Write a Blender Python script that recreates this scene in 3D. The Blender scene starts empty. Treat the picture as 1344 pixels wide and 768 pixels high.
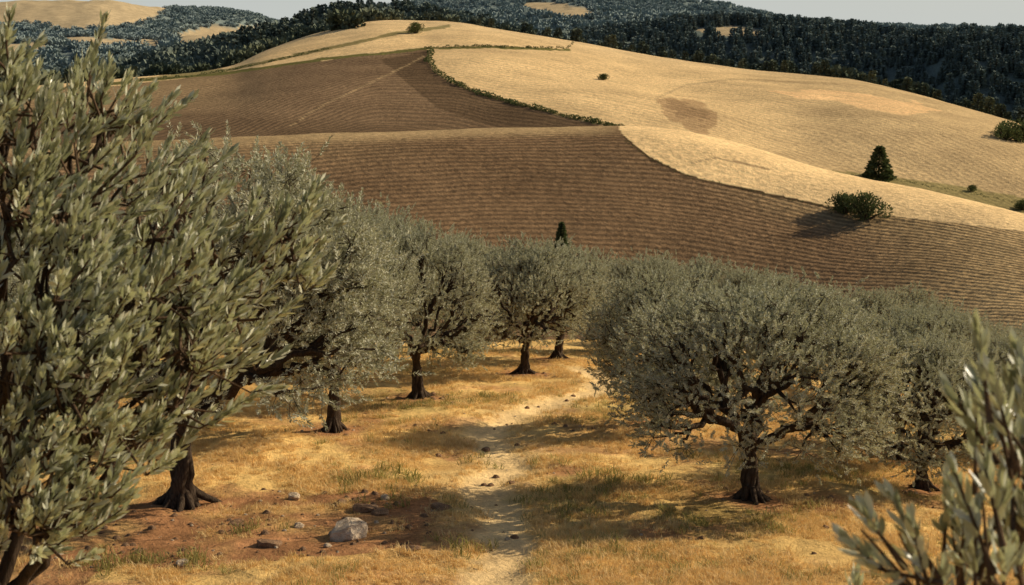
import bpy, math, numpy as np, time
from mathutils import Vector
T0=time.time()
rng=np.random.default_rng(7)
sc=bpy.context.scene
F=1867.0; U0=672.0; V0=384.0
P=math.atan((V0-45)/F); cp,sp=math.cos(P),math.sin(P)

# ------------------------------------------------------------ helpers
def ray(u,v):
    X=(u-U0)/F; Y=-(v-V0)/F
    return X, cp+Y*sp, -sp+Y*cp
def uv2at(u,v):
    x,y,z=ray(np.asarray(u,float),np.asarray(v,float))
    return np.arctan2(x,y), z/np.hypot(x,y)
def proj(x,y,z):
    dep=y*cp-z*sp; up=y*sp+z*cp
    dep=np.where(dep<0.05,0.05,dep)
    return U0+F*x/dep, V0-F*up/dep
def pchip(x,y,q):
    x=np.asarray(x,float);y=np.asarray(y,float);q=np.clip(q,x[0],x[-1])
    h=np.diff(x);dl=np.diff(y)/h
    m=np.zeros(len(x))
    for i in range(1,len(x)-1):
        if dl[i-1]*dl[i]>0:
            w1=2*h[i]+h[i-1];w2=h[i]+2*h[i-1]
            m[i]=(w1+w2)/(w1/dl[i-1]+w2/dl[i])
    m[0]=dl[0];m[-1]=dl[-1]
    k=np.clip(np.searchsorted(x,q,side='right')-1,0,len(x)-2)
    t=(q-x[k])/h[k]
    return ((2*t**3-3*t**2+1)*y[k]+(t**3-2*t**2+t)*h[k]*m[k]+(-2*t**3+3*t**2)*y[k+1]+(t**3-t**2)*h[k]*m[k+1])
def hsh(i,j,s):
    n=(i.astype(np.int64)*374761393+j.astype(np.int64)*668265263+s*1442695041)&0x7fffffff
    n=((n^(n>>13))*1274126177)&0x7fffffff
    n=(n^(n>>16))&0xffffff
    return n/float(0xffffff)
def vnoise(x,y,s=0):
    i=np.floor(x);j=np.floor(y);fx=x-i;fy=y-j
    fx=fx*fx*(3-2*fx);fy=fy*fy*(3-2*fy)
    a=hsh(i,j,s);b=hsh(i+1,j,s);c=hsh(i,j+1,s);d=hsh(i+1,j+1,s)
    return (a*(1-fx)+b*fx)*(1-fy)+(c*(1-fx)+d*fx)*fy
def fbm(x,y,s=0,o=4):
    r=0;a=1;t=0
    for k in range(o):
        r=r+a*(vnoise(x*2**k+17.3*k,y*2**k-9.1*k,s+k)-.5);t+=a;a*=.5
    return r/t*2
def inpoly(u,v,poly):
    r=np.zeros(np.shape(u),bool);n=len(poly)
    for i in range(n):
        x1,y1=poly[i];x2,y2=poly[(i+1)%n]
        if y1==y2: continue
        c=((y1>v)!=(y2>v))&(u<(x2-x1)*(v-y1)/(y2-y1)+x1)
        r^=c
    return r
def sstep(a,b,x):
    t=np.clip((x-a)/(b-a),0,1);return t*t*(3-2*t)
def nrm(a):
    return a/np.maximum(np.linalg.norm(a,axis=-1,keepdims=True),1e-9)
def mk_mesh(name,V,faces,mats=(),fm=None,attrs=None,smooth=True):
    """faces: list of (n,k) int arrays ; fm: list of material index per array"""
    me=bpy.data.meshes.new(name)
    V=np.asarray(V,np.float32)
    me.vertices.add(len(V));me.vertices.foreach_set('co',V.ravel())
    faces=[np.asarray(f,np.int32) for f in faces if len(f)]
    tot=np.concatenate([np.full(len(f),f.shape[1],np.int32) for f in faces])
    li=np.concatenate([f.ravel() for f in faces])
    st=np.concatenate([[0],np.cumsum(tot)[:-1]]).astype(np.int32)
    me.loops.add(len(li));me.loops.foreach_set('vertex_index',li)
    me.polygons.add(len(tot));me.polygons.foreach_set('loop_start',st);me.polygons.foreach_set('loop_total',tot)
    for m in mats: me.materials.append(m)
    if fm is not None:
        mi=np.concatenate([np.full(len(f),k,np.int32) for f,k in zip(faces,fm)])
        me.polygons.foreach_set('material_index',mi)
    me.polygons.foreach_set('use_smooth',np.full(len(tot),smooth,bool))
    if attrs:
        for k,a in attrs.items():
            a=np.asarray(a,np.float32)
            if a.ndim==1:
                at=me.attributes.new(k,'FLOAT','POINT');at.data.foreach_set('value',a)
            else:
                at=me.attributes.new(k,'FLOAT_COLOR','POINT')
                at.data.foreach_set('color',np.c_[a,np.ones(len(a))].astype(np.float32).ravel())
    me.update(calc_edges=True);me.validate()
    return me
def add_obj(name,me,loc=(0,0,0),rot=0,scale=1,link=True):
    o=bpy.data.objects.new(name,me);o.location=loc;o.rotation_euler=(0,0,rot)
    o.scale=(scale,)*3 if np.isscalar(scale) else scale
    if link: sc.collection.objects.link(o)
    return o
# ------------------------------------------------------------ node helpers
def newmat(name):
    m=bpy.data.materials.new(name);m.use_nodes=True
    nt=m.node_tree;nt.nodes.clear()
    out=nt.nodes.new('ShaderNodeOutputMaterial')
    return m,nt,out
def ramp(nt,fac,stops,interp='LINEAR'):
    r=nt.nodes.new('ShaderNodeValToRGB');r.color_ramp.interpolation=interp
    e=r.color_ramp.elements
    while len(e)<len(stops): e.new(0.5)
    for i,(p,c) in enumerate(stops):
        e[i].position=p;e[i].color=(*c,1)
    nt.links.new(fac,r.inputs['Fac']);return r.outputs['Color']
def mix(nt,fac,a,b,mode='MIX'):
    n=nt.nodes.new('ShaderNodeMix');n.data_type='RGBA';n.blend_type=mode
    for s,x in ((n.inputs[0],fac),(n.inputs[6],a),(n.inputs[7],b)):
        if isinstance(x,(int,float)): s.default_value=x
        elif isinstance(x,tuple): s.default_value=(*x,1)
        else: nt.links.new(x,s)
    return n.outputs[2]
def math_(nt,op,a,b=None,c=None):
    n=nt.nodes.new('ShaderNodeMath');n.operation=op
    for s,x in ((n.inputs[0],a),(n.inputs[1],b),(n.inputs[2],c)):
        if x is None: continue
        if isinstance(x,(int,float)): s.default_value=x
        else: nt.links.new(x,s)
    return n.outputs[0]
def noise(nt,vec,scale,detail=4,rough=.6,dist=0):
    n=nt.nodes.new('ShaderNodeTexNoise');n.inputs['Scale'].default_value=scale
    n.inputs['Detail'].default_value=detail;n.inputs['Roughness'].default_value=rough;n.inputs['Distortion'].default_value=dist
    if vec is not None: nt.links.new(vec,n.inputs['Vector'])
    return n.outputs['Fac']
def attr(nt,name):
    n=nt.nodes.new('ShaderNodeAttribute');n.attribute_name=name;return n

# ------------------------------------------------------------ terrain lines  (u,v,d)
AZF=np.linspace(-0.62,0.62,2000)
def line(pts,kw=20):
    a,t=uv2at([p[0] for p in pts],[p[1] for p in pts])
    o=np.argsort(a);d=np.array([p[2] for p in pts],float)
    tt=pchip(a[o],t[o],AZF);dd=pchip(a[o],d[o],AZF)
    k=np.exp(-np.linspace(-2,2,2*kw+1)**2);k/=k.sum()
    sm=lambda z:np.convolve(np.pad(z,kw,mode='edge'),k,'valid')
    return sm(tt),sm(dd)
C1=line([(-500,215,235),(0,196,240),(280,183,246),(500,176,251),(620,171,256),(740,168,261),(830,168,264),(900,174,266),(960,188,266),(1100,228,262),(1200,248,257),(1344,281,247),(1550,330,235),(1900,400,220)],60)
C3=line([(-500,150,450),(0,116,480),(90,109,500),(180,102,520),(300,88,550),(350,66,570),(430,40,600),(500,26,620),(590,28,620),(650,37,610),(750,54,600),(900,80,580),(1020,95,560),(1120,105,540),(1200,123,520),(1344,164,480),(1550,230,430),(1900,300,380)])
A=line([(-500,100,1000),(0,106,1000),(60,108,1000),(110,104,980),(180,92,950),(260,74,930),(350,54,900),(430,34,900),(500,24,950),(560,28,1000),(640,42,1100),(700,54,1200),(760,50,1250),(850,42,1300),(960,33,1300),(1100,40,1300),(1200,52,1250),(1280,50,1200),(1344,50,1200),(1600,60,1200),(1900,60,1200)])
B=line([(-500,50,2200),(0,56,2300),(100,56,2300),(180,56,2300),(260,46,2300),(330,52,2300),(400,42,2400),(500,24,2500),(600,20,2500),(700,14,2500),(800,18,2500),(900,20,2500),(1000,28,2500),(1100,36,2500),(1344,44,2500),(1900,44,2500)])
C=line([(-500,5,4300),(0,4,4300),(120,2,4300),(200,8,4400),(260,12,4500),(320,16,4600),(370,30,4700),(430,26,4700),(520,8,4700),(600,2,4700),(700,-3,4700),(850,0,4700),(960,10,4700),(1050,26,4700),(1200,36,4700),(1344,40,4700),(1900,40,4700)])
NA=len(AZF)
one=np.ones(NA)
ft=uv2at(U0,430)[1]
c1t,c1d=C1;c3t,c3d=C3;at_,ad=A;bt,bd=B;ct,cd=C
px=1/F
knD=[0*one,20*one,55*one,80*one,150*one,c1d-72,c1d-36,c1d-8,c1d,c1d+45,(c1d*.6+c3d*.4),c3d-40,c3d,c3d+110,ad-200,ad-60,ad,ad+250,bd-700,bd,bd+500,cd-600,cd,cd+3000,16000*one]
m1=c1t+(ft-c1t)*.40
dipt=c1t-11*px
midt=dipt+(c3t-dipt)*.50
knZ=[-6.4*one,-8.6*one,-12.45*one,-17.3*one,-37*one,ft*(c1d-72),m1*(c1d-36),(c1t-5*px)*(c1d-8),c1t*c1d,dipt*(c1d+45),midt*knD[10],
     (c3t-4*px)*(c3d-40),c3t*c3d,(c3t-22*px)*(c3d+110),(np.minimum(at_,c3t)-30*px)*(ad-200),(at_-12*px)*(ad-60),at_*ad,(np.minimum(bt,at_)-30*px)*(ad+250),(np.minimum(bt,at_)-25*px)*(bd-700),bt*bd,(np.minimum(bt,ct)-18*px)*(bd+500),(ct-36*px)*(cd-600),ct*cd,(ct-20*px)*(cd+3000),-200*one]
knD=np.array(knD).T;knZ=np.array(knZ).T

# rows (distances)
v_=np.arange(800,455,-1.7);tt=-(uv2at(U0+0*v_,v_)[1])
near=6.4/(tt-.11);near=near[(near>17)&(near<58)]
rows=np.concatenate([[0.0],np.linspace(1,17,34),near,np.linspace(58,170,110)[1:],np.linspace(170,285,230)[1:],np.linspace(285,660,230)[1:],np.geomspace(660,1450,110)[1:],np.geomspace(1450,5200,130)[1:],[6500,8500,11000,15000]])
ca=(np.arange(-170,1515,3.0)-U0)/F/cp
core=np.arctan(ca)
L_=core[0];R_=core[-1]
cols=np.concatenate([-np.geomspace(math.pi,-L_,40)[:-1],core,np.geomspace(R_,math.pi,40)[1:]])
nr,nc=len(rows),len(cols)
Z=np.zeros((nc,nr))
for i,a in enumerate(cols):
    ai=np.clip((a-AZF[0])/(AZF[1]-AZF[0]),0,NA-1.001);k=int(ai);w=ai-k
    D=knD[k]*(1-w)+knD[k+1]*w;ZZ=knZ[k]*(1-w)+knZ[k+1]*w
    Z[i]=pchip(D,ZZ,rows)
AZ,DD=np.meshgrid(cols,rows,indexing='ij')
X=DD*np.sin(AZ);Y=DD*np.cos(AZ)
c1D=np.interp(cols,AZF,c1d)[:,None]+0*DD;c3D=np.interp(cols,AZF,c3d)[:,None]+0*DD
# micro relief
nearw=1-sstep(60,140,DD)
Z+=nearw*(0.22*fbm(X/9,Y/9,1,3)+0.10*fbm(X/1.6,Y/1.6,5,4)+0.04*fbm(X/.4,Y/.4,8,2))
Z-=nearw*0.10*np.clip(X-7,0,20)*sstep(20,30,DD)
hw=sstep(150,200,DD)*(1-sstep(600,800,DD))
Z+=hw*(0.45*fbm(X/28,Y/28,11,3)+0.12*fbm(X/6,Y/6,13,3))
bell=sstep(c1D+30,c1D+100,DD)*(1-sstep(c3D-150,c3D-20,DD))
Z+=bell*4.0*fbm(X/60,Y/95,15,2)
fw=sstep(700,1000,DD)
Z+=fw*(DD*0.0035*fbm(X/140,Y/140,21,4))
def bil(G,a,d):
    a=np.atleast_1d(np.asarray(a,float));d=np.atleast_1d(np.asarray(d,float))
    i=np.clip(np.searchsorted(cols,a)-1,0,nc-2);j=np.clip(np.searchsorted(rows,d)-1,0,nr-2)
    wa=(a-cols[i])/(cols[i+1]-cols[i]);wd=(d-rows[j])/(rows[j+1]-rows[j])
    return (G[i,j]*(1-wa)+G[i+1,j]*wa)*(1-wd)+(G[i,j+1]*(1-wa)+G[i+1,j+1]*wa)*wd
def ground(x,y):
    return bil(Z,np.arctan2(x,y),np.hypot(x,y))
def place(u,v,dmin=3,dmax=6000):
    a,t=uv2at(u,v);a=float(a);t=float(t)
    ds=rows[(rows>=dmin)&(rows<=dmax)]
    ds=np.interp(np.linspace(0,len(ds)-1,len(ds)*4),np.arange(len(ds)),ds)
    z=bil(Z,a+0*ds,ds);e=z-t*ds
    k=np.nonzero(e>=0)[0]
    k=k[0] if len(k) else int(np.argmax(e/ds))
    d=ds[k];return np.array([d*math.sin(a),d*math.cos(a),z[k]])
UU,VV=proj(X,Y,Z)
Uj=UU+fbm(X/12,Y/12,41,3)*2.5;Vj=VV+fbm(X/12,Y/12,43,3)*1.5

# ------------------------------------------------------------ tree positions
trees=[ # u,v,height,width,variant
 (985,655,4.75,5.7,0),(687,490,4.7,4.7,1),(731,471,4.4,4.2,2),(437,566,6.0,4.7,1),
 (550,521,5.3,4.5,1),(870,560,4.3,4.2,2),(1175,602,3.8,3.9,2),(1212,642,3.6,4.2,1),]
back=[(505,56,5.7,5.0,2),(590,61,5.2,4.9,0),(655,76,5.4,4.8,3),(705,68,4.6,4.4,0),(775,72,4.7,4.8,1),(842,58,4.2,4.4,3),(855,78,4.9,5.0,2),
 (925,64,4.3,4.8,1),(990,60,4.0,4.4,0),(1062,48,3.5,4.2,2),(1140,56,3.6,4.3,1),(1232,46,3.7,4.5,0),(1315,50,3.4,4.3,3),(1345,40,3.3,4.2,2),
 (460,50,6.0,5.4,0),(395,55,6.2,5.6,1),(300,50,6.0,5.6,2),(200,46,5.6,5.6,3),(90,42,5.6,5.6,0),(-10,36,5.2,5.2,1),
 (1200,70,4.3,4.6,2),(1090,72,4.3,4.7,3),(585,82,5.4,5.2,1),(735,86,4.9,4.8,3)]
TP=[]
for (u,v,h,w,k) in trees:
    p=place(u,v,18,90);TP.append((p,h,w,k))
for (u,d,h,w,k) in back:
    a=math.atan((u-U0)/F/(cp));x,y=d*math.sin(a),d*math.cos(a)
    TP.append((np.array([x,y,ground(x,y)[0]]),h,w,k))
p5=place(240,664,18,60)
# ------------------------------------------------------------ ground colours
GOLD=np.array([.80,.57,.30]);TAN=np.array([.50,.365,.20]);DARK=np.array([.145,.096,.057]);DARK2=np.array([.150,.102,.063])
DRY=np.array([.80,.53,.205]);SOIL=np.array([.38,.19,.09]);PATH=np.array([.86,.61,.31]);GRN=np.array([.14,.13,.048]);FOR=np.array([.060,.066,.036])
col=np.zeros((nc,nr,3));furA=np.zeros((nc,nr));furP=np.zeros((nc,nr))
def put(mask,c,w=1.0):
    m=(mask*w)[...,None] if not np.isscalar(w) or mask.dtype!=bool else mask.astype(float)[...,None]*w
    col[:]=col*(1-m)+np.asarray(c)*m
# near grove floor
put(np.ones((nc,nr)),DRY)
nz=fbm(X/3.5,Y/3.5,51,4)
put(sstep(.05,.55,fbm(X/2.2,Y/2.2,55,4)),np.array([.58,.35,.13]))
put(sstep(.15,.6,nz)*(DD<120),GRN*2.4,.42)
put(sstep(.12,.5,fbm(X/1.3+5,Y/1.3,61,4))*(DD<120),SOIL*1.3,.7)
# path
pl=[(662,800),(652,768),(662,720),(660,680),(634,640),(666,612),(655,590),(636,570),(676,545),(724,528),(786,512),(795,497),(766,485)]
pw=np.array([place(u,v,15,90) for u,v in pl])
tq=np.linspace(0,len(pw)-1,200);pws=np.c_[pchip(np.arange(len(pw)),pw[:,0],tq),pchip(np.arange(len(pw)),pw[:,1],tq)]
nm=(DD>14)&(DD<75)&(np.abs(AZ)<.5)
pd=np.full((nc,nr),99.0)
xn,yn=X[nm],Y[nm];best=np.full(xn.shape,99.0)
for q in pws: best=np.minimum(best,np.hypot(xn-q[0],yn-q[1]))
pd[nm]=best
pj=pd+0.30*fbm(X/.8,Y/.8,71,4)
put(1-sstep(.4,1.7,pj),PATH*.92,.45);put(1-sstep(.22,.66,pj),PATH,.92)
Z-=0.08*(1-sstep(.15,.8,pd))
# soil under trees
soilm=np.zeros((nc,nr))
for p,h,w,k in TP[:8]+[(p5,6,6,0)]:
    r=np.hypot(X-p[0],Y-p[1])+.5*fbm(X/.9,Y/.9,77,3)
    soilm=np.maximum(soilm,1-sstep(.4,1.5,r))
sp_=inpoly(Uj+14*fbm(X/.8,Y/.8,5,3),Vj+10*fbm(X/.8,Y/.8,6,3),[(60,672),(175,664),(300,640),(420,648),(560,652),(600,682),(540,722),(330,738),(150,745),(60,800),(-60,800),(-60,690)])&(DD<60)
soilm=np.maximum(soilm,sp_*np.clip(.9+.9*fbm(X/1.1,Y/1.1,66,4),0,1))
for c_ in ((780,560,1.4),(1060,600,1.4),(560,700,1.0),(120,700,1.6),(1240,665,1.2),(600,600,.9),(560,560,1.0),(850,700,.8),(1100,660,1.4),(930,580,1.3),(740,620,.7)):
    q=place(c_[0],c_[1],15,80);r=np.hypot(X-q[0],(Y-q[1]))+.8*fbm(X/.7,Y/.7,78,3);soilm=np.maximum(soilm,.7*(1-sstep(.3,c_[2],r)))
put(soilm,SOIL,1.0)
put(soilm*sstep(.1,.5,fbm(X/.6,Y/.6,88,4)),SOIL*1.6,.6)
# valley
put(sstep(85,110,DD)*(DD<170),TAN*.8)
# hill one
h1=(DD>150)&(DD<=c1D+6)
bu=[600,800,820,850,900,1000,1090,1200,1344,1600];bv=[100,150,182,207,231,253,273,287,303,330]
BV=np.interp(Uj,bu,bv)
g1=h1&(Vj<BV)&(Uj>812)
put(h1,DARK)
put(h1*sstep(14,0,VV-np.interp(UU,[0,280,500,620,740,820],[196,183,177,171,169,168]))*(1-sstep(780,830,UU)),TAN*.75,.8)
put(h1*sstep(60,0,VV-180)*(1-sstep(300,620,UU)),TAN*.55,.5)
rt=sstep(1080,1330,UU)*h1
put(rt,TAN*.60,1.0)
put(h1*sstep(900,1080,UU)*(1-sstep(0,45,VV-BV)),TAN*.58,.6)
put(g1,GOLD*1.05)
edge=h1&(np.abs(Vj-BV)<1.8)&(Uj>818)&(Uj<1110);put(edge,DARK*.7)
furA[h1]=1.0;furA[g1]=.10
furP[h1]=(DD-c1D)[h1]/1.3
# hill three
h3=(DD>c1D+6)&(DD<=c3D+40)
put(h3,GOLD*.88)
furA[h3]=.30;furP[h3]=(DD-c3D)[h3]/4.2
put(h3&(UU>560),TAN,.36)
put(sstep(900,1150,UU)*h3,TAN*.92,.80)
d2=h3&inpoly(Uj,Vj,[(-400,300),(-400,130),(150,113),(350,89),(470,74),(562,65),(566,90),(590,108),(660,130),(740,153),(820,171),(825,220)])
put(d2,DARK2*1.15);furA[d2]=.7
put(d2*(1-sstep(150,420,UU))*(1-sstep(130,160,VV)),TAN*.6,.6)
put(d2*sstep(140,172,VV),DARK2*.72,.8)
put(h3&inpoly(Uj,Vj,[(500,78),(562,66),(566,90),(590,110),(660,133),(740,156),(818,172),(780,182),(670,172),(570,140)]),DARK2*.6,.8)
bp_=[(858,133),(880,127),(912,131),(943,150),(936,170),(915,170),(882,156)]
put(h3&inpoly(Uj+9*fbm(X/9,Y/9,301,3),Vj+9*fbm(X/9,Y/9,302,3),bp_),np.array([.34,.22,.12]),.7)
put(h3&inpoly(Uj+12*fbm(X/7,Y/7,305,3),Vj+10*fbm(X/7,Y/7,306,3),[(868,138),(900,133),(935,150),(925,160),(890,152)]),np.array([.22,.14,.08]),.5)
put(h3&inpoly(Uj+10*fbm(X/9,Y/9,303,3),Vj+4*fbm(X/9,Y/9,304,3),[(1010,120),(1080,118),(1160,125),(1235,143),(1180,150),(1100,135),(1050,130)]),np.array([.76,.50,.26]),.8)
put(h3&inpoly(Uj,Vj,[(1060,222),(1120,226),(1230,240),(1400,268),(1400,300),(1100,240)]),GRN*1.3,.7)
put(h3&inpoly(Uj,Vj,[(880,180),(960,205),(1005,222),(1000,216),(940,195),(890,176)]),DARK*1.5,.8)
def tline(pts,wd,c,msk,w=1.):
    uu=[p[0] for p in pts];vv=[p[1] for p in pts]
    m=msk&(np.abs(VV-np.interp(UU,uu,vv)+1.2*fbm(X/6,Y/6,3,2))<wd)&(UU>uu[0])&(UU<uu[-1]);put(m,c,w)
tline([(380,166),(420,140),(510,98),(556,74)],.9,TAN*.9,h3,.5)
tline([(120,112),(300,96),(420,78),(560,64),(640,62),(750,66)],1.6,GRN,h3)
tline([(180,105),(300,92),(430,64),(520,44),(590,34)],2.2,GRN*1.1,h3,.8)
tline([(880,183),(940,192),(1000,214),(1060,226)],1.4,DARK,h3,.8)
tline([(860,130),(900,112),(960,104),(1100,110)],1.2,TAN*.7,h3,.6)
tline([(905,215),(940,206),(1010,222)],1.2,DARK*1.6,h1,.6)
# left wooded flank
wf=h3&inpoly(Uj,Vj,[(60,60),(60,104),(180,99),(300,84),(350,58),(430,38),(470,38),(440,20),(420,20)])
put(wf,FOR*1.5)
# far
far=(DD>c3D+40)
put(far,FOR)
patches=[ [(-50,-20),(225,-20),(232,8),(180,34),(90,38),(40,30),(-50,38)],[(228,44),(290,34),(345,33),(345,50),(290,66),(235,70)],[(60,50),(200,50),(215,60),(120,66)],
 [(690,6),(740,3),(775,14),(770,24),(700,18)],[(905,38),(960,34),(1005,42),(990,50),(930,48)],[(0,60),(50,56),(80,66),(0,76)]]
gold_far=np.zeros((nc,nr),bool)
for pg in patches: gold_far|=far&inpoly(UU+8*fbm(X/90,Y/90,91,3),VV+4*fbm(X/90,Y/90,93,3),pg)
forest_m=(far&~gold_far).astype(float)+wf
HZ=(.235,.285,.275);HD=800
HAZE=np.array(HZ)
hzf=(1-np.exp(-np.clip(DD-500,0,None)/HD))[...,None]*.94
col=col*(1-hzf)+HAZE*hzf  # aerial haze painted into the ground colour by distance, no volume
put(gold_far,GOLD*.55+HAZE*.28)  # far fields: haze tint blended into their gold

idx=np.arange(nc*nr).reshape(nc,nr)
q=np.stack([idx[:-1,:-1],idx[1:,:-1],idx[1:,1:],idx[:-1,1:]],-1).reshape(-1,4)[:,::-1]
# material ground
gm,nt,out=newmat('ground_soil')
geo=nt.nodes.new('ShaderNodeNewGeometry');pos=geo.outputs['Position']
colA=attr(nt,'col').outputs['Color'];fa=attr(nt,'furA').outputs['Fac'];fp=attr(nt,'furP').outputs['Fac'];nw=attr(nt,'nearw').outputs['Fac']
n_big=noise(nt,pos,.05,5,.6);n_mid=noise(nt,pos,.9,6,.65);n_fine=noise(nt,pos,9,4,.7)
wob=math_(nt,'MULTIPLY',noise(nt,pos,.025,2,.5),5.0)
wob2=math_(nt,'MULTIPLY',noise(nt,pos,1.3,3,.7),.95)
ph=math_(nt,'ADD',math_(nt,'ADD',fp,wob),wob2)
s=math_(nt,'SINE',math_(nt,'MULTIPLY',ph,6.2832))
s01=math_(nt,'MULTIPLY_ADD',s,.5,.5)
fs=math_(nt,'MULTIPLY',math_(nt,'MULTIPLY',s01,fa),math_(nt,'MULTIPLY_ADD',noise(nt,pos,.5,4,.7),1.6,.1))
c=mix(nt,fs,colA,mix(nt,1.0,colA,(1.8,1.70,1.58),'MULTIPLY'))
v1=ramp(nt,n_mid,[(.3,(.62,.60,.58)),(.7,(1.32,1.30,1.24))])
c=mix(nt,.85,c,v1,'MULTIPLY')
v2=ramp(nt,n_big,[(.3,(.80,.79,.78)),(.7,(1.18,1.17,1.14))]);c=mix(nt,1.0,c,v2,'MULTIPLY')
v3=ramp(nt,n_fine,[(.3,(.6,.57,.53)),(.7,(1.25,1.25,1.2))]);c=mix(nt,.55,c,v3,'MULTIPLY')
bs=nt.nodes.new('ShaderNodeBsdfDiffuse')
nt.links.new(c,bs.inputs['Color'])
hgt=math_(nt,'ADD',math_(nt,'MULTIPLY',fs,.14),math_(nt,'ADD',math_(nt,'MULTIPLY',math_(nt,'SUBTRACT',1.0,nw),math_(nt,'MULTIPLY',n_mid,.4)),math_(nt,'MULTIPLY',n_fine,.06)))
bp=nt.nodes.new('ShaderNodeBump');bp.inputs['Strength'].default_value=.9;bp.inputs['Distance'].default_value=1.0
nt.links.new(hgt,bp.inputs['Height']);nt.links.new(bp.outputs[0],bs.inputs['Normal']);nt.links.new(bs.outputs[0],out.inputs[0])
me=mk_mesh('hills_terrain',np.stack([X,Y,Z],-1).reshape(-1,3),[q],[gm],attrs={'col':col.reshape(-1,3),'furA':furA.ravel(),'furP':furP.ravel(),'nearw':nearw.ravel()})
add_obj('terrain',me)
print('terrain',nc,nr,time.time()-T0)

# ------------------------------------------------------------ materials
def leaf_mat(name,dark,light,under,transl=.3,tc=(.25,.28,.08),rand=False,rough=.45,spec=.4,haze=False):
    m,nt,out=newmat(name)
    if rand: r=nt.nodes.new('ShaderNodeObjectInfo').outputs['Random']
    else: r=attr(nt,'rnd').outputs['Fac']
    c=ramp(nt,r,[(0,dark),(1,light)])
    g=nt.nodes.new('ShaderNodeNewGeometry')
    if under is not None: c=mix(nt,g.outputs['Backfacing'],c,under)
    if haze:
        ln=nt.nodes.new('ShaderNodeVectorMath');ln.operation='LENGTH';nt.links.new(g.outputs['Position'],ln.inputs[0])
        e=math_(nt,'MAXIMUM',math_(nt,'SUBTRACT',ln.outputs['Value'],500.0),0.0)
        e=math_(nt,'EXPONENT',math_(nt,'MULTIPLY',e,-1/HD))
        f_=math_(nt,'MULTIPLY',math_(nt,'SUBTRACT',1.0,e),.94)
        c=mix(nt,f_,c,HZ)  # distance haze painted into the leaf colour
    if spec>0:
        b=nt.nodes.new('ShaderNodeBsdfPrincipled');b.inputs['Roughness'].default_value=rough;b.inputs['Specular IOR Level'].default_value=spec
        nt.links.new(c,b.inputs['Base Color'])
    else:
        b=nt.nodes.new('ShaderNodeBsdfDiffuse');nt.links.new(c,b.inputs['Color'])
    if transl>0:
        t=nt.nodes.new('ShaderNodeBsdfTranslucent');t.inputs[0].default_value=(*tc,1)
        ms=nt.nodes.new('ShaderNodeMixShader');ms.inputs[0].default_value=transl
        nt.links.new(b.outputs[0],ms.inputs[1]);nt.links.new(t.outputs[0],ms.inputs[2]);nt.links.new(ms.outputs[0],out.inputs[0])
    else: nt.links.new(b.outputs[0],out.inputs[0])
    return m
M_leaf=leaf_mat('olive_leaf',(.10,.10,.058),(.54,.52,.355),(.54,.52,.38),.25,(.42,.40,.20),spec=0)
M_leafn=leaf_mat('olive_leaf_close',(.075,.088,.04),(.50,.505,.32),(.62,.61,.45),.25,(.48,.48,.22),rough=.34,spec=.65)
def bark_mat(name,a,b):
    m,nt,out=newmat(name);tc=nt.nodes.new('ShaderNodeTexCoord')
    mp=nt.nodes.new('ShaderNodeMapping');mp.inputs['Scale'].default_value=(1,1,.22);nt.links.new(tc.outputs['Object'],mp.inputs[0])
    n=noise(nt,mp.outputs[0],22,6,.7,.6);c=ramp(nt,n,[(.3,a),(.7,b)])
    bs=nt.nodes.new('ShaderNodeBsdfDiffuse')
    nt.links.new(c,bs.inputs['Color']);bp=nt.nodes.new('ShaderNodeBump');bp.inputs['Strength'].default_value=1;bp.inputs['Distance'].default_value=.06
    nt.links.new(n,bp.inputs['Height']);nt.links.new(bp.outputs[0],bs.inputs['Normal']);nt.links.new(bs.outputs[0],out.inputs[0]);return m
M_bark=bark_mat('olive_bark',(.022,.015,.011),(.12,.085,.058))
M_twig=bark_mat('olive_twig_bark',(.07,.045,.028),(.20,.13,.08))

# ------------------------------------------------------------ tree builder
class Geo:
    def __init__(s): s.V=[];s.T=[];s.Q=[];s.n=0;s.mq=[];s.mt=[];s.r=[]
    def addq(s,V,Fq,m,r=None):
        s.V.append(V);s.Q.append(Fq+s.n);s.mq.append(m);s.n+=len(V);s.r.append(np.full(len(V),.5) if r is None else r)
    def mesh(s,name,mats):
        return mk_mesh(name,np.concatenate(s.V),s.Q+s.T,mats,s.mq+s.mt,{'rnd':np.concatenate(s.r)})
def tube(g,P_,R,k=6,m=0,gn=0.0,rg=None):
    P_=np.asarray(P_,float);R=np.asarray(R,float);n=len(P_)
    T=nrm(np.gradient(P_,axis=0));ref=np.array([1.,0,0]) if abs(T[0,0])<.8 else np.array([0,1.,0])
    A_=nrm(np.cross(T,ref));B_=np.cross(T,A_)
    th=np.linspace(0,2*math.pi,k,endpoint=False)
    rr=R[:,None]*np.ones(k)
    if gn>0: rr=rr*(1+gn*(rg.random((n,k))-.5)+gn*.8*np.sin(3*th+np.linspace(0,4,n)[:,None]))
    V=P_[:,None]+rr[...,None]*(np.cos(th)[None,:,None]*A_[:,None]+np.sin(th)[None,:,None]*B_[:,None])
    i=np.arange(n-1)[:,None]*k+np.arange(k)[None];j=np.arange(n-1)[:,None]*k+(np.arange(k)[None]+1)%k
    g.addq(V.reshape(-1,3),np.stack([i,j,j+k,i+k],-1).reshape(-1,4),m)
def curve(a,b,rg,wob=.08,n=6,sag=0,dir0=None):
    t=np.linspace(0,1,n)[:,None];L=np.linalg.norm(b-a)
    c1=a+(b-a)*.35+(dir0*L*.25 if dir0 is not None else 0)
    p=(1-t)**2*a+2*t*(1-t)*c1+t**2*b
    w=rg.normal(size=(n,3))*wob*L*np.sin(t*math.pi);w[0]=w[-1]=0
    p=p+w;p[:,2]-=sag*np.sin(t[:,0]*math.pi);return p
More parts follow.
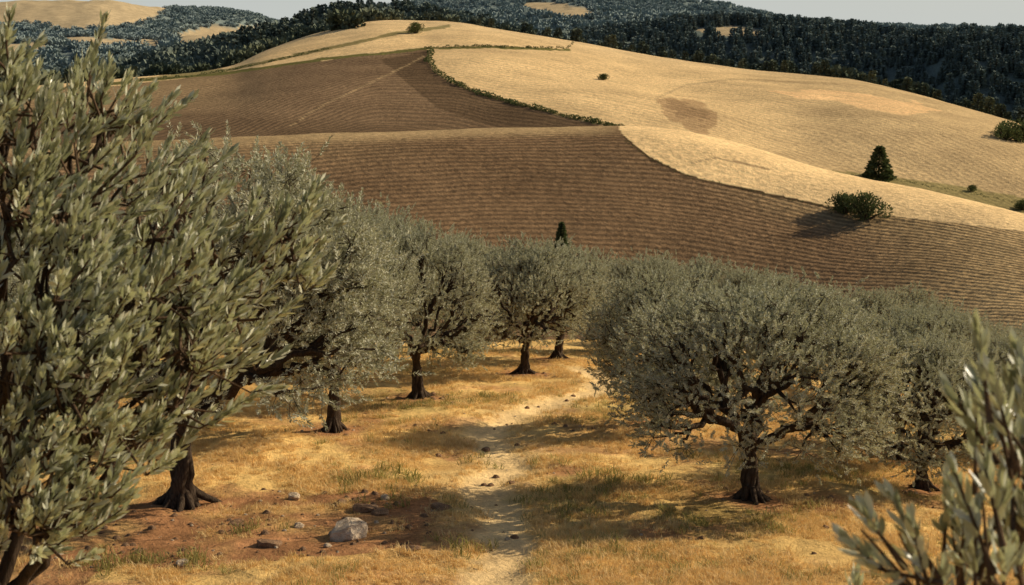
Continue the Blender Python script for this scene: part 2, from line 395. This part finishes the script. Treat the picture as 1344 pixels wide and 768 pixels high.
def leaves(g,base,dr,nl,L,ll,lw,rg,m,close=False,spread=.75,up=.0,bias=None):
    S=len(base)
    ref=rg.normal(size=(S,3));A_=nrm(np.cross(dr,ref));B_=np.cross(dr,A_)
    s=np.tile(np.linspace(.08,1,nl),(S,1))+rg.normal(size=(S,nl))*.02
    th=np.arange(nl)*2.4+rg.random((S,1))*6.28+rg.normal(size=(S,nl))*.3
    if close: th=(np.arange(nl)%2)*math.pi+(np.arange(nl)//2)*1.45+rg.random((S,1))*6.28+rg.normal(size=(S,nl))*.2
    rad=np.cos(th)[...,None]*A_[:,None]+np.sin(th)[...,None]*B_[:,None]
    sprd=spread*(1.15-.75*s)[...,None]
    ld=nrm(dr[:,None]*(.75)+rad*sprd+np.array([0,0,up])+rg.normal(size=(S,nl,3))*.13)
    p=base[:,None]+dr[:,None]*(s*L[:,None])[...,None]
    side=nrm(np.cross(ld,rad+rg.normal(size=(S,nl,3))*.35));nm_=nrm(np.cross(side,ld))
    l=(ll*(.7+.5*rg.random((S,nl)))*(1.05-.35*np.abs(s-.5)*2*.8))[...,None];w=lw*(.8+.4*rg.random((S,nl)))[...,None]
    p,ld,side,nm_,l,w=[x.reshape(-1,x.shape[-1]) for x in (p,ld,side,nm_,l,w)]
    r=rg.random(len(p));
    if bias is not None: r=np.clip(r*.6+np.repeat(bias,nl)*.5,0,1)
    M=len(p)
    if not close:
        V=np.stack([p,p+ld*l*.5+side*w*.5,p+ld*l-nm_*l*.05,p+ld*l*.5-side*w*.5],1).reshape(-1,3)
        g.addq(V,np.arange(M*4).reshape(M,4),m,np.repeat(r,4))
    else:
        bend=nm_*l*.10;f=w*.12
        V=np.stack([p, p+ld*l*.3+side*w*.42+nm_*f, p+ld*l*.3, p+ld*l*.3-side*w*.42+nm_*f,
                    p+ld*l*.68+side*w*.45+nm_*f-bend*.45, p+ld*l*.68-bend*.45, p+ld*l*.68-side*w*.45+nm_*f-bend*.45, p+ld*l-bend],1).reshape(-1,3)
        o=(np.arange(M)*8)[:,None,None]
        q_=(np.array([[1,4,5,2],[2,5,6,3]])[None]+o).reshape(-1,4);t_=(np.array([[0,1,2],[0,2,3],[4,7,5],[5,7,6]])[None]+o).reshape(-1,3)
        n0=g.n;g.addq(V,q_,m,np.repeat(r,8));g.T.append(t_+n0);g.mt.append(m)
def kmeans(Pt,k,rg,it=8):
    k=min(k,len(Pt));c=Pt[rg.choice(len(Pt),k,replace=False)]
    for _ in range(it):
        l=np.argmin(((Pt[:,None]-c[None])**2).sum(-1),1)
        c=np.array([Pt[l==i].mean(0) if (l==i).any() else c[i] for i in range(k)])
    return l,c
def limbs(g,root,rdir,r0,tips,rg,ks,lv=0,mat=0,fr=(.42,.5,.6,.7),rs=(.62,.55,.5,.5),wob=.07):
    if len(tips)==0: return
    if lv>=len(ks) or len(tips)<=2:
        for t in tips:
            p=curve(root,t,rg,wob,5,0,rdir);tube(g,p,np.linspace(r0*.8,max(.006,r0*.25),5),5,mat)
        return
    l,c=kmeans(tips,ks[lv],rg)
    for i in range(len(c)):
        T_=tips[l==i]
        if len(T_)==0: continue
        e=root+(c[i]-root)*fr[lv]+rg.normal(size=3)*.05
        p=curve(root,e,rg,wob,6,0,rdir);rr=r0*(rs[lv]*(.8+.4*rg.random()));rr=max(rr,.01)
        tube(g,p,np.linspace(r0*.8 if lv==0 else r0*.85,rr,6),[9,7,5,4][lv],mat)
        limbs(g,e,nrm(p[-1]-p[-2]),rr,T_,rg,ks,lv+1,mat,fr,rs,wob)
def trunk(g,h,r,lean,rg,roots=True):
    top=np.array([lean[0],lean[1],h])
    n=12;t=np.linspace(0,1,n)[:,None]
    base=np.array([0,0,-.35])
    for s in range(4):
        th=s*1.57+rg.random()*.5+t*2.2
        off=np.concatenate([np.cos(th),np.sin(th),0*th],1)*r*.50*(1.1-.5*t)
        p=base*(1-t)+top*t+off+rg.normal(size=(n,3))*.02
        R=r*(.66-.26*t[:,0]+.45*np.exp(-t[:,0]*8));tube(g,p,R,12,0,.2,rg)
    if roots:
        for i in range(13):
            a=i/13*6.28+rg.random()*.5;L=r*(1.8+3.2*rg.random()**1.5);n=8;s=np.linspace(0,1,n)
            a2=a+rg.normal()*.35*s
            p=np.c_[np.cos(a2)*(r*.5+L*s),np.sin(a2)*(r*.5+L*s),r*1.7*(1-s)**3-.10*s-.02+rg.normal(size=n)*.014]
            tube(g,p,r*(.30*(1-s)+.07),7,0,.2,rg)
    return top
def olive(seed,H,W,nclump=150,nspr=21,nl=34,ll=.070,lw=.025,sprL=.26,th=None,r=.2,bottom=-.62,coff=(0,0),cr=.31):
    rg=np.random.default_rng(seed);g=Geo()
    th=th or H*.22
    top=trunk(g,th,r,(rg.normal()*.12,rg.normal()*.12),rg)
    cz=H*.55;rx=W/2-.25;rz=H-cz-.25
    d=nrm(rg.normal(size=(nclump*3,3)));d=d[d[:,2]>bottom][:nclump]
    f=.62+.38*rg.random(len(d))**.5
    f*=1+.08*np.sin(d[:,0]*5+seed)+.06*np.sin(d[:,1]*6+seed*2)
    cen=d*f[:,None]*np.array([rx,rx,rz])+np.array([coff[0],coff[1],cz])
    low=d[:,2]<0
    cen[low,2]=cz+d[low,2]*(cz-H*.12)*np.hypot(d[low,0],d[low,1])*1.2
    limbs(g,top,np.array([0,0,1.]),r*.70,cen,rg,(5,5),0,0,fr=(.42,.55,.6))
    ns=nspr
    b=(cen[:,None]+rg.normal(size=(len(cen),ns,3))*cr*np.array([1,1,.7])).reshape(-1,3)
    outd=nrm(b-np.array([coff[0],coff[1],cz-.5]))
    dr=nrm(outd*.7+np.array([0,0,.35])+rg.normal(size=b.shape)*.5)
    L=sprL*(.6+.8*rg.random(len(b)))
    for i in range(0,len(b),2):
        c0=cen[i//ns];tube(g,np.array([c0+(b[i]-c0)*.1,b[i],b[i]+dr[i]*L[i]]),[.007,.005,.002],3,0)
    bias=np.repeat(rg.random(len(cen)),ns)*.6+rg.random(len(b))*.4
    leaves(g,b-dr*L[:,None]*.25,dr,nl,L*1.1,ll,lw,rg,1,bias=bias,spread=1.0)
    return g.mesh('olive_tree',[M_bark,M_leaf])
variants=[]
for sd,(vh,vw) in enumerate([(5.0,5.9),(5.0,5.2),(4.8,4.8),(5.4,5.2)]):
    variants.append((olive(11+sd*5,vh,vw,nclump=185 if sd==0 else 140,bottom=-.55 if sd==0 else -.62),vh,vw))
print('variants',time.time()-T0)
for i,(p,h,w,k) in enumerate(TP):
    me,vh,vw=variants[k]
    add_obj('olive_tree',me,p+np.array([0,0,-.03]),0 if i==0 else float(rng.random()*6.28),(w/vw,w/vw,h/vh))
m5=olive(77,7.7,6.4,nclump=140,nspr=24,nl=30,ll=.095,lw=.029,sprL=.34,r=.26,th=1.6,coff=(1.3,0),cr=.34,bottom=-.5)
add_obj('olive_tree',m5,p5)
print('t5',time.time()-T0)

# ------------------------------------------------------------ close olive (left)
def worldpt(u,v,d):
    x,y,z=ray(u,v);return np.array([x,y,z])/y*d
def close_tree(seed,root_xy,blobs,ntot,extra,ll,lw,sprL,nl,r,forkz,name,shoots=()):
    rg=np.random.default_rng(seed);g=Geo()
    gz=ground(np.array(root_xy[0]),np.array(root_xy[1]))[0]
    org=np.array([root_xy[0],root_xy[1],gz])
    cen=[];rad=[]
    for (u,v,d,pr) in blobs: cen.append(worldpt(u,v,d));rad.append(pr*d/F)
    cen=np.array(cen)-org;rad=np.array(rad)
    ex=np.array(extra).reshape(-1,4)
    cen=np.concatenate([cen,ex[:,:3]-org]);rad=np.concatenate([rad,ex[:,3]])
    top=trunk(g,forkz-gz,r,(0.1,.1),rg)
    sub=[]
    for c_,r_ in zip(cen,rad):
        m=max(3,int(14*(r_/.28)**2.2));pp=nrm(rg.normal(size=(m,3)))*(rg.random((m,1))**.45)*r_
        sub.append(c_+pp)
    sub=np.concatenate(sub)
    limbs(g,top,np.array([.2,0,1.]),r*.6,sub,rg,(5,6,5),0,0,fr=(.55,.6,.6),rs=(.5,.4,.45),wob=.05)
    ns=ntot
    b=(sub[:,None]+rg.normal(size=(len(sub),ns,3))*.085).reshape(-1,3)
    cc=np.repeat(sub,ns,0)
    ctr=cen.mean(0)
    dr=nrm(nrm(cc-ctr)*.35*np.array([1,1,.4])+np.array([.30,-.1,.80])+nrm(b-cc)*.35+rg.normal(size=b.shape)*.2)
    if len(shoots):
        sb=[];sd_=[]
        for (u,v,u2,v2,d,k) in shoots:
            a=worldpt(u,v,d)-org;e=worldpt(u2,v2,d)-org
            for j in range(k):
                q_=a+(e-a)*(j/k)+rg.normal(size=3)*.015;sb.append(q_);sd_.append(nrm(nrm(e-a)*.9+rg.normal(size=3)*.25))
            tube(g,np.array([a-(e-a)*.6,a,e]),[.006,.004,.002],6,2)
        b=np.concatenate([b,np.array(sb)]);dr=np.concatenate([dr,np.array(sd_)]);cc=np.concatenate([cc,np.array(sb)-np.array(sd_)*.05])
    L=sprL*(.7+.6*rg.random(len(b)))
    for i in range(len(b)):
        tube(g,np.array([cc[i],cc[i]*.5+b[i]*.5,b[i],b[i]+dr[i]*L[i]]),[.006,.005,.0035,.002],4,2)
    leaves(g,b,dr,nl,L,ll,lw,rg,1,close=True,spread=.52,up=.1)
    me=g.mesh(name,[M_bark,M_leafn,M_twig]);return add_obj(name,me,org)
bl=[(12,160,4.6,55),(5,110,4.7,26),(105,185,4.9,42),(50,235,4.5,65),(150,250,5.0,55),(225,270,5.4,42),(20,320,4.4,75),(110,330,4.5,70),(190,330,4.8,60),(275,330,5.2,45),(340,345,5.3,36),
 (382,325,5.4,26),(60,400,4.3,75),(160,400,4.5,70),(240,400,4.8,55),(305,410,5.0,36),(20,490,4.2,75),(110,490,4.3,70),(200,470,4.6,60),(260,490,4.8,38),(60,560,4.2,50),(150,560,4.4,50),(225,550,4.6,38),(10,590,4.1,35),
 (30,660,4.0,26),(60,700,3.95,24),(100,610,4.2,26),(140,150,5.1,20)]
ex=[]
for i in range(20):
    a=rng.random()*6.28;rr=1.9*math.sqrt(rng.random())
    x=-3.6+rr*math.cos(a);y=4.9+rr*math.sin(a)
    if x>-1.9*y/4.9-.1: continue
    ex.append((x,y,-1.9+1.6*rng.random(),.33))
close_tree(5,(-3.3,5.2),bl,7,ex,.058,.0140,.12,22,.16,-4.2,'olive_tree')
print('close',time.time()-T0)
bl2=[(1420,760,2.3,90),(1330,890,2.3,90),(1460,600,2.5,70),(1230,890,2.4,70)]
sh=[(1330,640,1300,500,2.1,5),(1345,600,1345,500,2.3,4),(1300,620,1290,545,2.2,3),(1215,790,1130,695,2.0,4),(1230,800,1180,700,2.1,3),(1260,790,1250,690,2.2,4),(1300,780,1290,660,2.0,5),(1340,760,1330,640,2.1,5),(1320,800,1270,690,2.2,5)]
close_tree(9,(1.6,2.9),bl2,4,[(1.9,2.9,-1.6,.4),(1.3,3.0,-1.7,.4),(2.3,3.2,-1.4,.4)],.050,.0120,.09,16,.07,-4.4,'olive_tree',sh)

# ------------------------------------------------------------ instancing helper
def scatter(name,src,pts,scl,rot):
    me=bpy.data.meshes.new(name+'_points');pts=np.asarray(pts,np.float32)
    me.vertices.add(len(pts));me.vertices.foreach_set('co',pts.ravel())
    for k,a in (('scl',scl),('rotz',rot)):
        at=me.attributes.new(k,'FLOAT','POINT');at.data.foreach_set('value',np.asarray(a,np.float32))
    o=add_obj(name,me)
    gn=bpy.data.node_groups.new(name+'_gn','GeometryNodeTree')
    gn.interface.new_socket('Geometry',in_out='INPUT',socket_type='NodeSocketGeometry');gn.interface.new_socket('Geometry',in_out='OUTPUT',socket_type='NodeSocketGeometry')
    gi=gn.nodes.new('NodeGroupInput');go=gn.nodes.new('NodeGroupOutput')
    ip=gn.nodes.new('GeometryNodeInstanceOnPoints');oi=gn.nodes.new('GeometryNodeObjectInfo');oi.inputs['Object'].default_value=src
    a1=gn.nodes.new('GeometryNodeInputNamedAttribute');a1.data_type='FLOAT';a1.inputs['Name'].default_value='scl'
    a2=gn.nodes.new('GeometryNodeInputNamedAttribute');a2.data_type='FLOAT';a2.inputs['Name'].default_value='rotz'
    cx=gn.nodes.new('ShaderNodeCombineXYZ')
    gn.links.new(gi.outputs[0],ip.inputs['Points']);gn.links.new(oi.outputs['Geometry'],ip.inputs['Instance'])
    gn.links.new(a2.outputs[0],cx.inputs['Z']);gn.links.new(cx.outputs[0],ip.inputs['Rotation']);gn.links.new(a1.outputs[0],ip.inputs['Scale'])
    gn.links.new(ip.outputs[0],go.inputs[0])
    md=o.modifiers.new('scatter','NODES');md.node_group=gn;return o
# grass
def tuft(seed,nb,hh,rad,w,mat):
    rg=np.random.default_rng(seed);b=np.c_[rg.normal(size=(nb,2))*rad*.5,np.zeros(nb)-.01]
    d=nrm(np.c_[rg.normal(size=(nb,2))*.45,np.ones(nb)]);h=hh*(.5+.8*rg.random((nb,1)))
    s=nrm(np.cross(d,rg.normal(size=(nb,3))))*w
    bend=np.c_[rg.normal(size=(nb,2))*.25,np.zeros(nb)-.08]*h
    V=np.stack([b-s,b+s,b+d*h*.6+s*.7,b+d*h+bend,b+d*h*.6-s*.7],1).reshape(-1,3);o=(np.arange(nb)*5)[:,None]
    Q=np.array([[0,1,2,4]])+o;T=np.array([[4,2,3]])+o
    me=mk_mesh('grass_tuft',V,[Q,T],[mat],[0,0]);return bpy.data.objects.new('grass_tuft',me)
M_grass=leaf_mat('dry_grass',(.64,.41,.14),(.90,.68,.34),None,.3,(.76,.53,.21),rand=True,spec=0)
M_green=leaf_mat('green_grass',(.20,.18,.055),(.46,.38,.14),None,.3,(.34,.31,.09),rand=True,spec=0)
def gpts(n,dmin,dmax,amax=.42,pw_=1.0):
    d=dmin*(dmax/dmin)**rng.random(n) if pw_==0 else np.sqrt(dmin**2+(dmax**2-dmin**2)*rng.random(n))
    a=(rng.random(n)*2-1)*amax;return d*np.sin(a),d*np.cos(a),a,d
def soilat(a,d): return bil(soilm,a,d)
x,y,a,d=gpts(65000,18,58,.38);x2,y2,a2,d2_=gpts(50000,18,50,.38,0)
x,y,a,d=[np.concatenate(q_) for q_ in ((x,x2),(y,y2),(a,a2),(d,d2_))]
dens=.42+1.1*fbm(x/1.4,y/1.4,131,4);pdst=bil(pd,a,d)+.30*fbm(x/.8,y/.8,71,4)
keep=(rng.random(len(x))<dens)&(pdst>.40+.40*rng.random(len(x)))&(rng.random(len(x))>soilat(a,d)*1.02)
x,y,a,d=x[keep],y[keep],a[keep],d[keep];z=bil(Z,a,d)
gr=(fbm(x/3.5,y/3.5,51,4)+.35*rng.normal(size=len(x))>.70)
scl=.4+.9*rng.random(len(x))**1.8
h_=len(x)
s1=tuft(1,24,.13,.17,.005,M_grass);s2=tuft(2,24,.16,.14,.0055,M_green)
pt=np.c_[x,y,z];rz=rng.random(h_)*6.28
scatter('dry_grass',s1,pt[~gr],scl[~gr],rz[~gr]);scatter('green_grass',s2,pt[gr],scl[gr]*1.1,rz[gr])
# weeds
wp=[];wsx=[]
for (u,v,k) in ((520,628,14),(470,630,10),(510,660,5),(800,628,10),(860,632,6),(625,722,6),(790,655,4),(150,742,14),(250,740,8),(430,752,6),(640,605,4),(910,600,6),(1010,690,6),(330,700,4)):
    q=place(u,v,15,80)
    for j in range(k):
        xx=q[0]+rng.normal()*.35;yy=q[1]+rng.normal()*.5;wp.append((xx,yy,ground(xx,yy)[0]));wsx.append(1.0+1.0*rng.random())
scatter('weeds',s2,np.array(wp),np.array(wsx),rng.random(len(wp))*6.28)
print('grass',h_,time.time()-T0)

# ------------------------------------------------------------ bushes, conifers, forest
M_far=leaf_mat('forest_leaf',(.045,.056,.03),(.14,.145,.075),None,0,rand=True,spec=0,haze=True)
M_bush=leaf_mat('bush_leaf',(.05,.065,.025),(.17,.18,.07),None,.15,(.12,.15,.05),spec=0)
def quadcloud(g,c,dirs,sz,rg,m):
    n=len(c);s=nrm(np.cross(dirs,rg.normal(size=(n,3))));l=sz*(.6+.8*rg.random((n,1)))
    V=np.stack([c,c+dirs*l*.5+s*l*.35,c+dirs*l,c+dirs*l*.5-s*l*.35],1).reshape(-1,3)
    g.addq(V,np.arange(n*4).reshape(n,4),m,np.repeat(rg.random(n),4))
def bushmesh(seed,n,sz,mat,lobes=7,w=1.,h=1.,name='bush',tight=.36):
    rg=np.random.default_rng(seed);g=Geo()
    lc=np.c_[rg.normal(size=(lobes,2))*tight*w,(.30+.40*rg.random(lobes))*h];lr=.28+.2*rg.random(lobes)
    k=rg.integers(0,lobes,n);d=nrm(rg.normal(size=(n,3)));c=lc[k]+d*lr[k][:,None]*(.55+.45*rg.random((n,1)));c[:,2]=np.maximum(c[:,2],.02)
    quadcloud(g,c,nrm(d+rg.normal(size=(n,3))*.5+[0,0,.3]),sz,rg,1)
    for i in range(lobes): tube(g,np.array([[0,0,-.1],lc[i]*.5,lc[i]]),[.06,.04,.015],5,0)
    return g.mesh(name,[M_bark,mat])
def conifer(seed,mat,n=900,sz=.12,wr=.2,name='conifer_tree'):
    rg=np.random.default_rng(seed);g=Geo()
    tube(g,np.array([[0,0,-.05],[0,0,.5],[0,0,.98]]),[.03,.02,.004],6,0)
    z=rg.random(n)**1.3*.93+.06;lay=np.round(z*16)/16;z=lay*.7+z*.3
    a=rg.random(n)*6.28;rr=wr*(1-z)**.85*(.35+.65*rg.random(n)**.5)*(1+.18*np.sin(a*3+lay*40))
    c=np.c_[np.cos(a)*rr,np.sin(a)*rr,z-.25*rr];d=nrm(np.c_[np.cos(a),np.sin(a),-.25+.5*rg.random(n)]+rg.normal(size=(n,3))*.25)
    quadcloud(g,c,d,sz,rg,1);return g.mesh(name,[M_bark,mat])
cb=bushmesh(3,2200,.10,M_bush,9);cb2=bushmesh(4,2000,.10,M_bush,7)
cbr=bushmesh(13,2600,.09,M_bush,12,tight=.22);cbr2=bushmesh(14,2600,.09,M_bush,12,tight=.24)
cm=conifer(1,M_bush,2600,.10,.42);cm2=conifer(2,M_bush,2000,.09,.24)
def put_at(name,me,u,v,hpx,dmin,dmax,wf_=1.,sink=.0):
    p=place(u,v,dmin,dmax);h=hpx*np.hypot(p[0],p[1])/F
    return add_obj(name,me,p-np.array([0,0,sink*h]),rng.random()*6.28,(h*wf_,h*wf_,h))
put_at('conifer_tree',cm,1153,234,40,255,700,1.1)
put_at('conifer_tree',cm2,737,330,38,175,260,1.0)
put_at('bush',cbr,1110,281,26,180,300,1.0);put_at('bush',cbr2,1136,288,32,180,300,.95)
put_at('bush',cbr2,545,44,13,300,700,1.0);put_at('bush',cbr,791,105,8,300,700,1.2);put_at('bush',cbr,1274,251,8,300,700,1.1);put_at('bush',cbr2,1342,276,12,255,700,1.1)
for q_ in ((1322,184,20),(1336,186,24),(1350,186,26),(1310,180,8)): put_at('broadleaf_tree',cb,q_[0],q_[1],q_[2],300,700,.9)
def hedge(name,pts,dmin,dmax,hpx,step,lm=90):
    rg=np.random.default_rng(len(pts)*7);g=Geo()
    uu=np.array([p[0] for p in pts],float);vv=np.array([p[1] for p in pts],float)
    L=np.r_[0,np.cumsum(np.hypot(np.diff(uu),np.diff(vv)))];n=int(L[-1]/step)
    for s in np.linspace(0,L[-1],n):
        p=place(np.interp(s,L,uu)+rg.normal()*1.0,np.interp(s,L,vv)+rg.normal()*.5,dmin,dmax)
        h=hpx*np.hypot(p[0],p[1])/F*(.4+.6*rg.random()**1.5)
        d=nrm(rg.normal(size=(lm,3)));c=p+d*h*.6*np.array([1.3,1.3,.8])*(.6+.4*rg.random((lm,1)))+[0,0,h*.35]
        quadcloud(g,c,nrm(d+rg.normal(size=d.shape)*.5),h*.35,rg,0)
    add_obj(name,g.mesh(name,[M_bush]))
hedge('hedge',[(566,66),(562,80),(572,94),(592,108),(630,124),(680,138),(740,153),(790,164),(820,170)],280,700,7,2.6)
hedge('hedge',[(560,64),(620,61),(700,63),(745,64),(752,56)],280,700,3.5,3)
hedge('hedge',[(180,106),(250,101),(300,93),(380,76),(430,64)],280,700,3.5,4)
hedge('hedge',[(822,186),(850,207),(900,231),(1000,254),(1085,272)],180,270,2.2,3,50)
hedge('hedge',[(1120,230),(1180,238),(1260,252),(1344,268)],260,700,2.5,4,50)
# forest
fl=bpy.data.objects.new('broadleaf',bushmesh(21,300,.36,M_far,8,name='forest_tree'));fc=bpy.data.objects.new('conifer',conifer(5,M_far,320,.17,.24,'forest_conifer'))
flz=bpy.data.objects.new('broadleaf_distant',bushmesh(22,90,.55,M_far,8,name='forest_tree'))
def fpts(n,dmin,dmax):
    d=np.sqrt(dmin**2+(dmax**2-dmin**2)*rng.random(n));a=(rng.random(n)*2-1)*.40
    m=(bil(forest_m,a,d)>.5);d,a=d[m],a[m];return np.c_[d*np.sin(a),d*np.cos(a),bil(Z,a,d)],a,d
pt,a,d=fpts(15000,420,1500)
con=(fbm(pt[:,0]/120,pt[:,1]/120,201,3)+sstep(-.05,.15,a)*.9>.35)
s_=np.where(con,6+7*rng.random(len(d)),5+4*rng.random(len(d)))*np.where(d<800,.7,1)
scatter('broadleaf_forest',fl,pt[~con],s_[~con],rng.random((~con).sum())*6.28)
scatter('conifer_forest',fc,pt[con],s_[con],rng.random(con.sum())*6.28)
pt,a,d=fpts(26000,1500,4800)
scatter('distant_forest',flz,pt,6+4*rng.random(len(d)),rng.random(len(d))*6.28)
print('forest',time.time()-T0)
# ------------------------------------------------------------ rocks
def rockmat(name,stops,sc_):
    m,nt,out=newmat(name)
    tcn=nt.nodes.new('ShaderNodeTexCoord');n=noise(nt,tcn.outputs['Object'],sc_,6,.7);c=ramp(nt,n,stops)
    bs=nt.nodes.new('ShaderNodeBsdfPrincipled');bs.inputs['Roughness'].default_value=.92;bs.inputs['Specular IOR Level'].default_value=.15;nt.links.new(c,bs.inputs['Base Color'])
    bp=nt.nodes.new('ShaderNodeBump');bp.inputs['Distance'].default_value=.12;nt.links.new(n,bp.inputs['Height']);nt.links.new(bp.outputs[0],bs.inputs['Normal']);nt.links.new(bs.outputs[0],out.inputs[0]);return m
M_rock=rockmat('limestone',[(.3,(.44,.29,.17)),(.55,(.68,.52,.35)),(.8,(.78,.63,.45))],4)
M_clod=rockmat('soil_clod',[(.3,(.16,.085,.045)),(.7,(.40,.24,.13))],3)
import bmesh
def rockmesh(seed,mat,sub=3):
    rg=np.random.default_rng(seed);bm=bmesh.new();bmesh.ops.create_icosphere(bm,subdivisions=sub,radius=.5)
    co=np.array([v.co[:] for v in bm.verts])
    for _ in range(13):
        n=nrm(rg.normal(size=3));lim=.26+.15*rg.random();dd=co@n;co-=np.clip(dd-lim,0,None)[:,None]*n*.92
    co+=rg.normal(size=co.shape)*.008;co[:,2]*=.72
    for v,c in zip(bm.verts,co): v.co=c
    me=bpy.data.meshes.new('rock');bm.to_mesh(me);bm.free();me.materials.append(mat);return me
def rock(u,v,wpx,mat=M_rock,seed=1,nm='rock',zs=1.):
    p=place(u,v,15,60);w=wpx*np.hypot(p[0],p[1])/F/.72;add_obj(nm,rockmesh(seed,mat),p+np.array([0,0,w*.10*zs]),seed*1.3,(w,w,w*zs))
for i,(u,v,w) in enumerate([(458,706,44),(438,702,14),(385,656,16),(392,692,12),(431,718,10),(240,742,14),(505,655,11)]): rock(u,v,w,M_rock,i+3)
for i,(u,v,w) in enumerate([(480,670,30),(310,688,18),(352,716,28),(540,722,20),(500,675,20),(580,668,24),(450,660,14),(638,592,12)]): rock(u,v,w,M_clod,i+30,'soil_clod',.6)
st=bpy.data.objects.new('stone',rockmesh(60,M_rock,2));cl=bpy.data.objects.new('clod',rockmesh(61,M_clod,2))
x,y,a,d=gpts(9000,17,50);w=soilat(a,d)+(bil(pd,a,d)<.6)*.12+.02;k=rng.random(len(x))<w
pt=np.c_[x,y,bil(Z,a,d)][k];n=len(pt);h2=rng.random(n)<.3
scatter('stones',st,pt[h2],.03+.12*rng.random(h2.sum())**3,rng.random(h2.sum())*6.28)
scatter('soil_clods',cl,pt[~h2],.04+.20*rng.random((~h2).sum())**3,rng.random((~h2).sum())*6.28)

# ------------------------------------------------------------ light, sky, camera
sd=np.array([.76,.28,.44]);sd/=np.linalg.norm(sd)
el=math.asin(sd[2]);azs=math.atan2(sd[0],sd[1])
sun=bpy.data.lights.new('sun','SUN');sun.energy=5.0;sun.angle=math.radians(.5);sun.color=(1,.885,.68)
so=bpy.data.objects.new('sun',sun);sc.collection.objects.link(so);so.rotation_euler=Vector(-sd).to_track_quat('-Z','Y').to_euler()
w=bpy.data.worlds.new('World');sc.world=w;w.use_nodes=True;nt=w.node_tree;nt.nodes.clear()
o_=nt.nodes.new('ShaderNodeOutputWorld');bg=nt.nodes.new('ShaderNodeBackground');sk=nt.nodes.new('ShaderNodeTexSky');sk.sky_type='NISHITA'
sk.sun_disc=False;sk.sun_elevation=el;sk.sun_rotation=azs;sk.air_density=1.0;sk.dust_density=2.0;sk.ozone_density=1.0
tc=nt.nodes.new('ShaderNodeTexCoord');sx=nt.nodes.new('ShaderNodeSeparateXYZ');nt.links.new(tc.outputs['Generated'],sx.inputs[0])
mr=nt.nodes.new('ShaderNodeMapRange');mr.interpolation_type='SMOOTHSTEP';nt.links.new(sx.outputs['Z'],mr.inputs['Value'])
mr.inputs['From Min'].default_value=0;mr.inputs['From Max'].default_value=.16;mr.inputs['To Min'].default_value=.85;mr.inputs['To Max'].default_value=0
c=mix(nt,mr.outputs[0],sk.outputs[0],(7.2,7.6,7.3))
nt.links.new(c,bg.inputs[0]);bg.inputs[1].default_value=.085;nt.links.new(bg.outputs[0],o_.inputs[0])
cam=bpy.data.cameras.new('camera');cam.lens=F/1344*36;cam.sensor_width=36;cam.clip_end=30000;cam.clip_start=.1
cam.dof.use_dof=True;cam.dof.focus_distance=20;cam.dof.aperture_fstop=8.5
co=bpy.data.objects.new('camera',cam);sc.collection.objects.link(co);co.rotation_euler=(math.pi/2-P,0,0)
sc.camera=co
sc.view_settings.view_transform='Standard';sc.view_settings.look='None';sc.view_settings.exposure=0
print('done',time.time()-T0)
